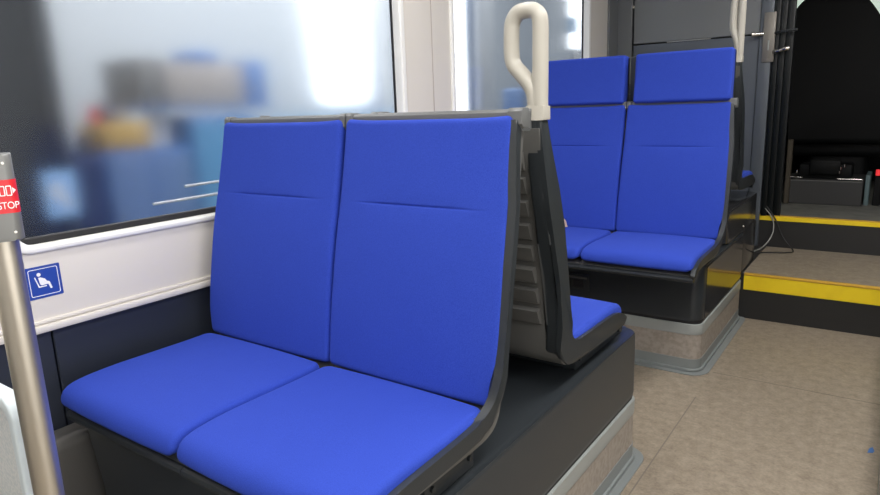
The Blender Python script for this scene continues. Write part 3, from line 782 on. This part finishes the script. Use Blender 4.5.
cabinet('long slate blue cabinet seen through the hazy window', -5.0, -4.5, 2.32, 3.00, 0.88, 'bench', 2, 'bench_top')
cabinet('light blue cabinet behind the nearest window seat', -5.0, -4.5, 3.02, 3.62, 1.10, 'bench', 1, 'teal')
cabinet('long light blue workbench at the foot of the bright window', -5.2, -4.7, 3.90, 6.9, 1.04, 'teal', 5, 'teal')
hallbox('storage_box', 'grey brown storage box on the shelf, left of the wider one', 'box', -5.0, -4.5, 2.64, 2.86, 1.18, 1.52, 'taupe')
hallbox('storage_box', 'wide brown storage box on the shelf beside the blue box', 'box', -5.0, -4.5, 2.87, 3.57, 1.18, 1.50, 'cardboard')
hallbox('blue_box', 'upright blue box at the right end of the hall shelf', 'box', -4.9, -4.55, 3.62, 3.84, 1.18, 1.54, 'hblue')
t = thing('hall_shelf', 'metal shelf carrying the brown boxes in the hall', 'shelf', (-4.75, 3.24, FZ))
b = bmesh.new(); box(b, -0.25, 0.25, -0.62, 0.62, 1.50, 1.527, 0.004, 1); link('shelf_board', b, M['hblue'], t)
for yy in (-0.62, 0.60):
    b = bmesh.new(); box(b, -0.32, -0.29, yy, yy + 0.03, 0, 1.6, 0.004, 1); link('shelf_post', b, M['hdark'], t)
hallbox('folded_tarp', 'dark blue bundle on top of the wide brown box', 'bundle', -4.85, -4.55, 3.12, 3.40, 1.501, 1.60, 'hblue', 0.045)
hallbox('yellow_crate', 'yellow crate on the slate blue cabinet in the hall', 'crate', -4.85, -4.5, 2.33, 2.68, 0.881, 1.07, 'crate')
for i, (y, z1, m) in enumerate(((2.36, 1.19, 'red'), (2.46, 1.16, 'hnavy'), (2.56, 1.18, 'cardboard'), (2.25, 1.0, 'hdark'))):
    b = bmesh.new(); z0 = 1.071 if y > 2.3 else 0.861
    cyl(b, (-4.65, y, z0), (-4.65, y, z1 - 0.03), 0.04, 16); cyl(b, (-4.65, y, z1 - 0.03), (-4.65, y, z1), 0.02, 12)
    tag(link('bottle', b, M[m]), ('red bottle on the yellow crate', 'dark blue bottle on the yellow crate', 'brown bottle on the yellow crate', 'dark bottle on the dark blue cabinet')[i] + ' in the hall', 'bottle', 'bottles in the hall')
for i, y in enumerate((2.76, 2.86)):
    b = bmesh.new(); cyl(b, (-4.62, y, 0.881), (-4.625, y + 0.005, 1.145), 0.035, 16)
    tag(link('paper_roll', b, M['hwhite']), ('white upright roll beside the yellow crate', 'white upright roll next to the light blue cabinet')[i], 'roll', 'paper rolls in the hall')
# dark pillar and machine at the left
t = thing('steel_pillar', 'dark steel pillar at the left of the hazy window', 'pillar', (-4.15, 1.66, FZ))
b = bmesh.new()
for yy in (-0.22, 0.16): box(b, -0.16, 0.16, yy, yy + 0.04, 0, 4.6)
box(b, -0.02, 0.02, -0.20, 0.17, 0, 4.6); link('pillar_beam', b, M['hdark'], t)
b = bmesh.new(); box(b, -0.22, 0.22, -0.22, 0.22, 0, 0.03, 0.004, 1); link('pillar_base', b, M['hdark'], t)
hallbox('tool_locker', 'tall dark locker left of the steel pillar', 'locker', -4.9, -4.3, 0.70, 1.36, FZ, 2.6, 'hdark', 0.02)
hallbox('sticker_reflection', 'pale blue square notice of the priority sticker, painted on the pillar outside', 'sign', -3.989, -3.984, 1.675, 1.857, 0.543, 0.817, 'reflection', 0.0)  # painted reflection of the priority sticker, no real sign outside
b = bmesh.new(); prism(b, [(1.705, 0.70), (1.735, 0.76), (1.775, 0.74), (1.80, 0.66), (1.825, 0.60), (1.79, 0.585), (1.76, 0.64), (1.72, 0.65)], 'x', -3.984, -3.981)
o = bpy.data.objects['sticker_reflection']; link('reflection_mark', b, M['hwhite'], o)
# two pale rods added as the light lines reflected in the glass
t = thing('reflected_lines', 'two pale rods standing for light lines reflected in the hazy window', 'rail', (-1.62, 1.87, FZ))
for y0, z0, z1 in ((0.945, 0.872, 0.882), (1.045, 0.908, 0.918)):
    b = bmesh.new(); cyl(b, (0, y0 - 1.87, z0 - FZ), (0, 0.03, z1 - FZ), 0.0035, 10); link('rod', b, M['hwhite'], t)
b = bmesh.new(); cyl(b, (0, 0, 0), (0, 0, 1.29), 0.009, 12); link('rod_support', b, M['hdark'], t)
# beyond the second window
t = thing('glowing_strip', 'glowing white strip with dark studs at the left of the second window', 'post', (-3.0, 4.52, FZ))
b = bmesh.new(); box(b, -0.03, 0.03, -0.13, 0.09, 0, 3.6, 0.004, 1); link('strip_body', b, M['glow'], t)  # emission put into the body stands for a bright lit strip
for k in range(14):
    b = bmesh.new(); cyl(b, (0.028, -0.03, 0.9 + k * 0.16), (0.034, -0.03, 0.9 + k * 0.16), 0.025, 14); link('dark_stud', b, M['hblue'], t)
hallbox('blue_column', 'dark blue upright just right of the glowing strip', 'column', -3.1, -3.0, 4.64, 4.78, FZ, 3.6, 'bench_top')
hallbox('white_panel', 'pale upright panel in the middle of the second window', 'panel', -3.1, -3.05, 4.95, 5.20, FZ, 3.6, 'hwhite')
t = thing('glowing_board', 'glowing white board with a small teal sign at the right of the second window', 'board', (-3.0, 6.92, FZ))
b = bmesh.new(); box(b, -0.03, 0, -0.16, 0.2, 2.02, 3.0, 0.01, 1); link('board_panel', b, M['glow'], t)  # panel glows by emission to look brightly lit
b = bmesh.new(); box(b, -0.03, 0, -0.02, 0.02, 0, 2.02); link('board_post', b, M['hdark'], t)
b = bmesh.new(); box(b, 0, 0.01, -0.25, -0.02, 2.18, 2.34, 0.002, 1); link('teal_sign', b, M['teal'], t)
t = thing('hall_chair', 'small blue chair seen low through the second window', 'chair', (-3.1, 5.62, FZ))
b = bmesh.new(); box(b, -0.2, 0.2, -0.16, 0.2, 1.22, 1.27, 0.02, 2); link('seat', b, M['bench_top'], t)
b = bmesh.new(); box(b, -0.12, 0.12, 0.0, 0.05, 1.27, 1.60, 0.03, 3); link('backrest', b, M['bench_top'], t)
b = bmesh.new(); cyl(b, (0, 0, 0.04), (0, 0, 1.22), 0.03); cyl(b, (0, 0, 0), (0, 0, 0.04), 0.24); link('pedestal', b, M['hdark'], t)
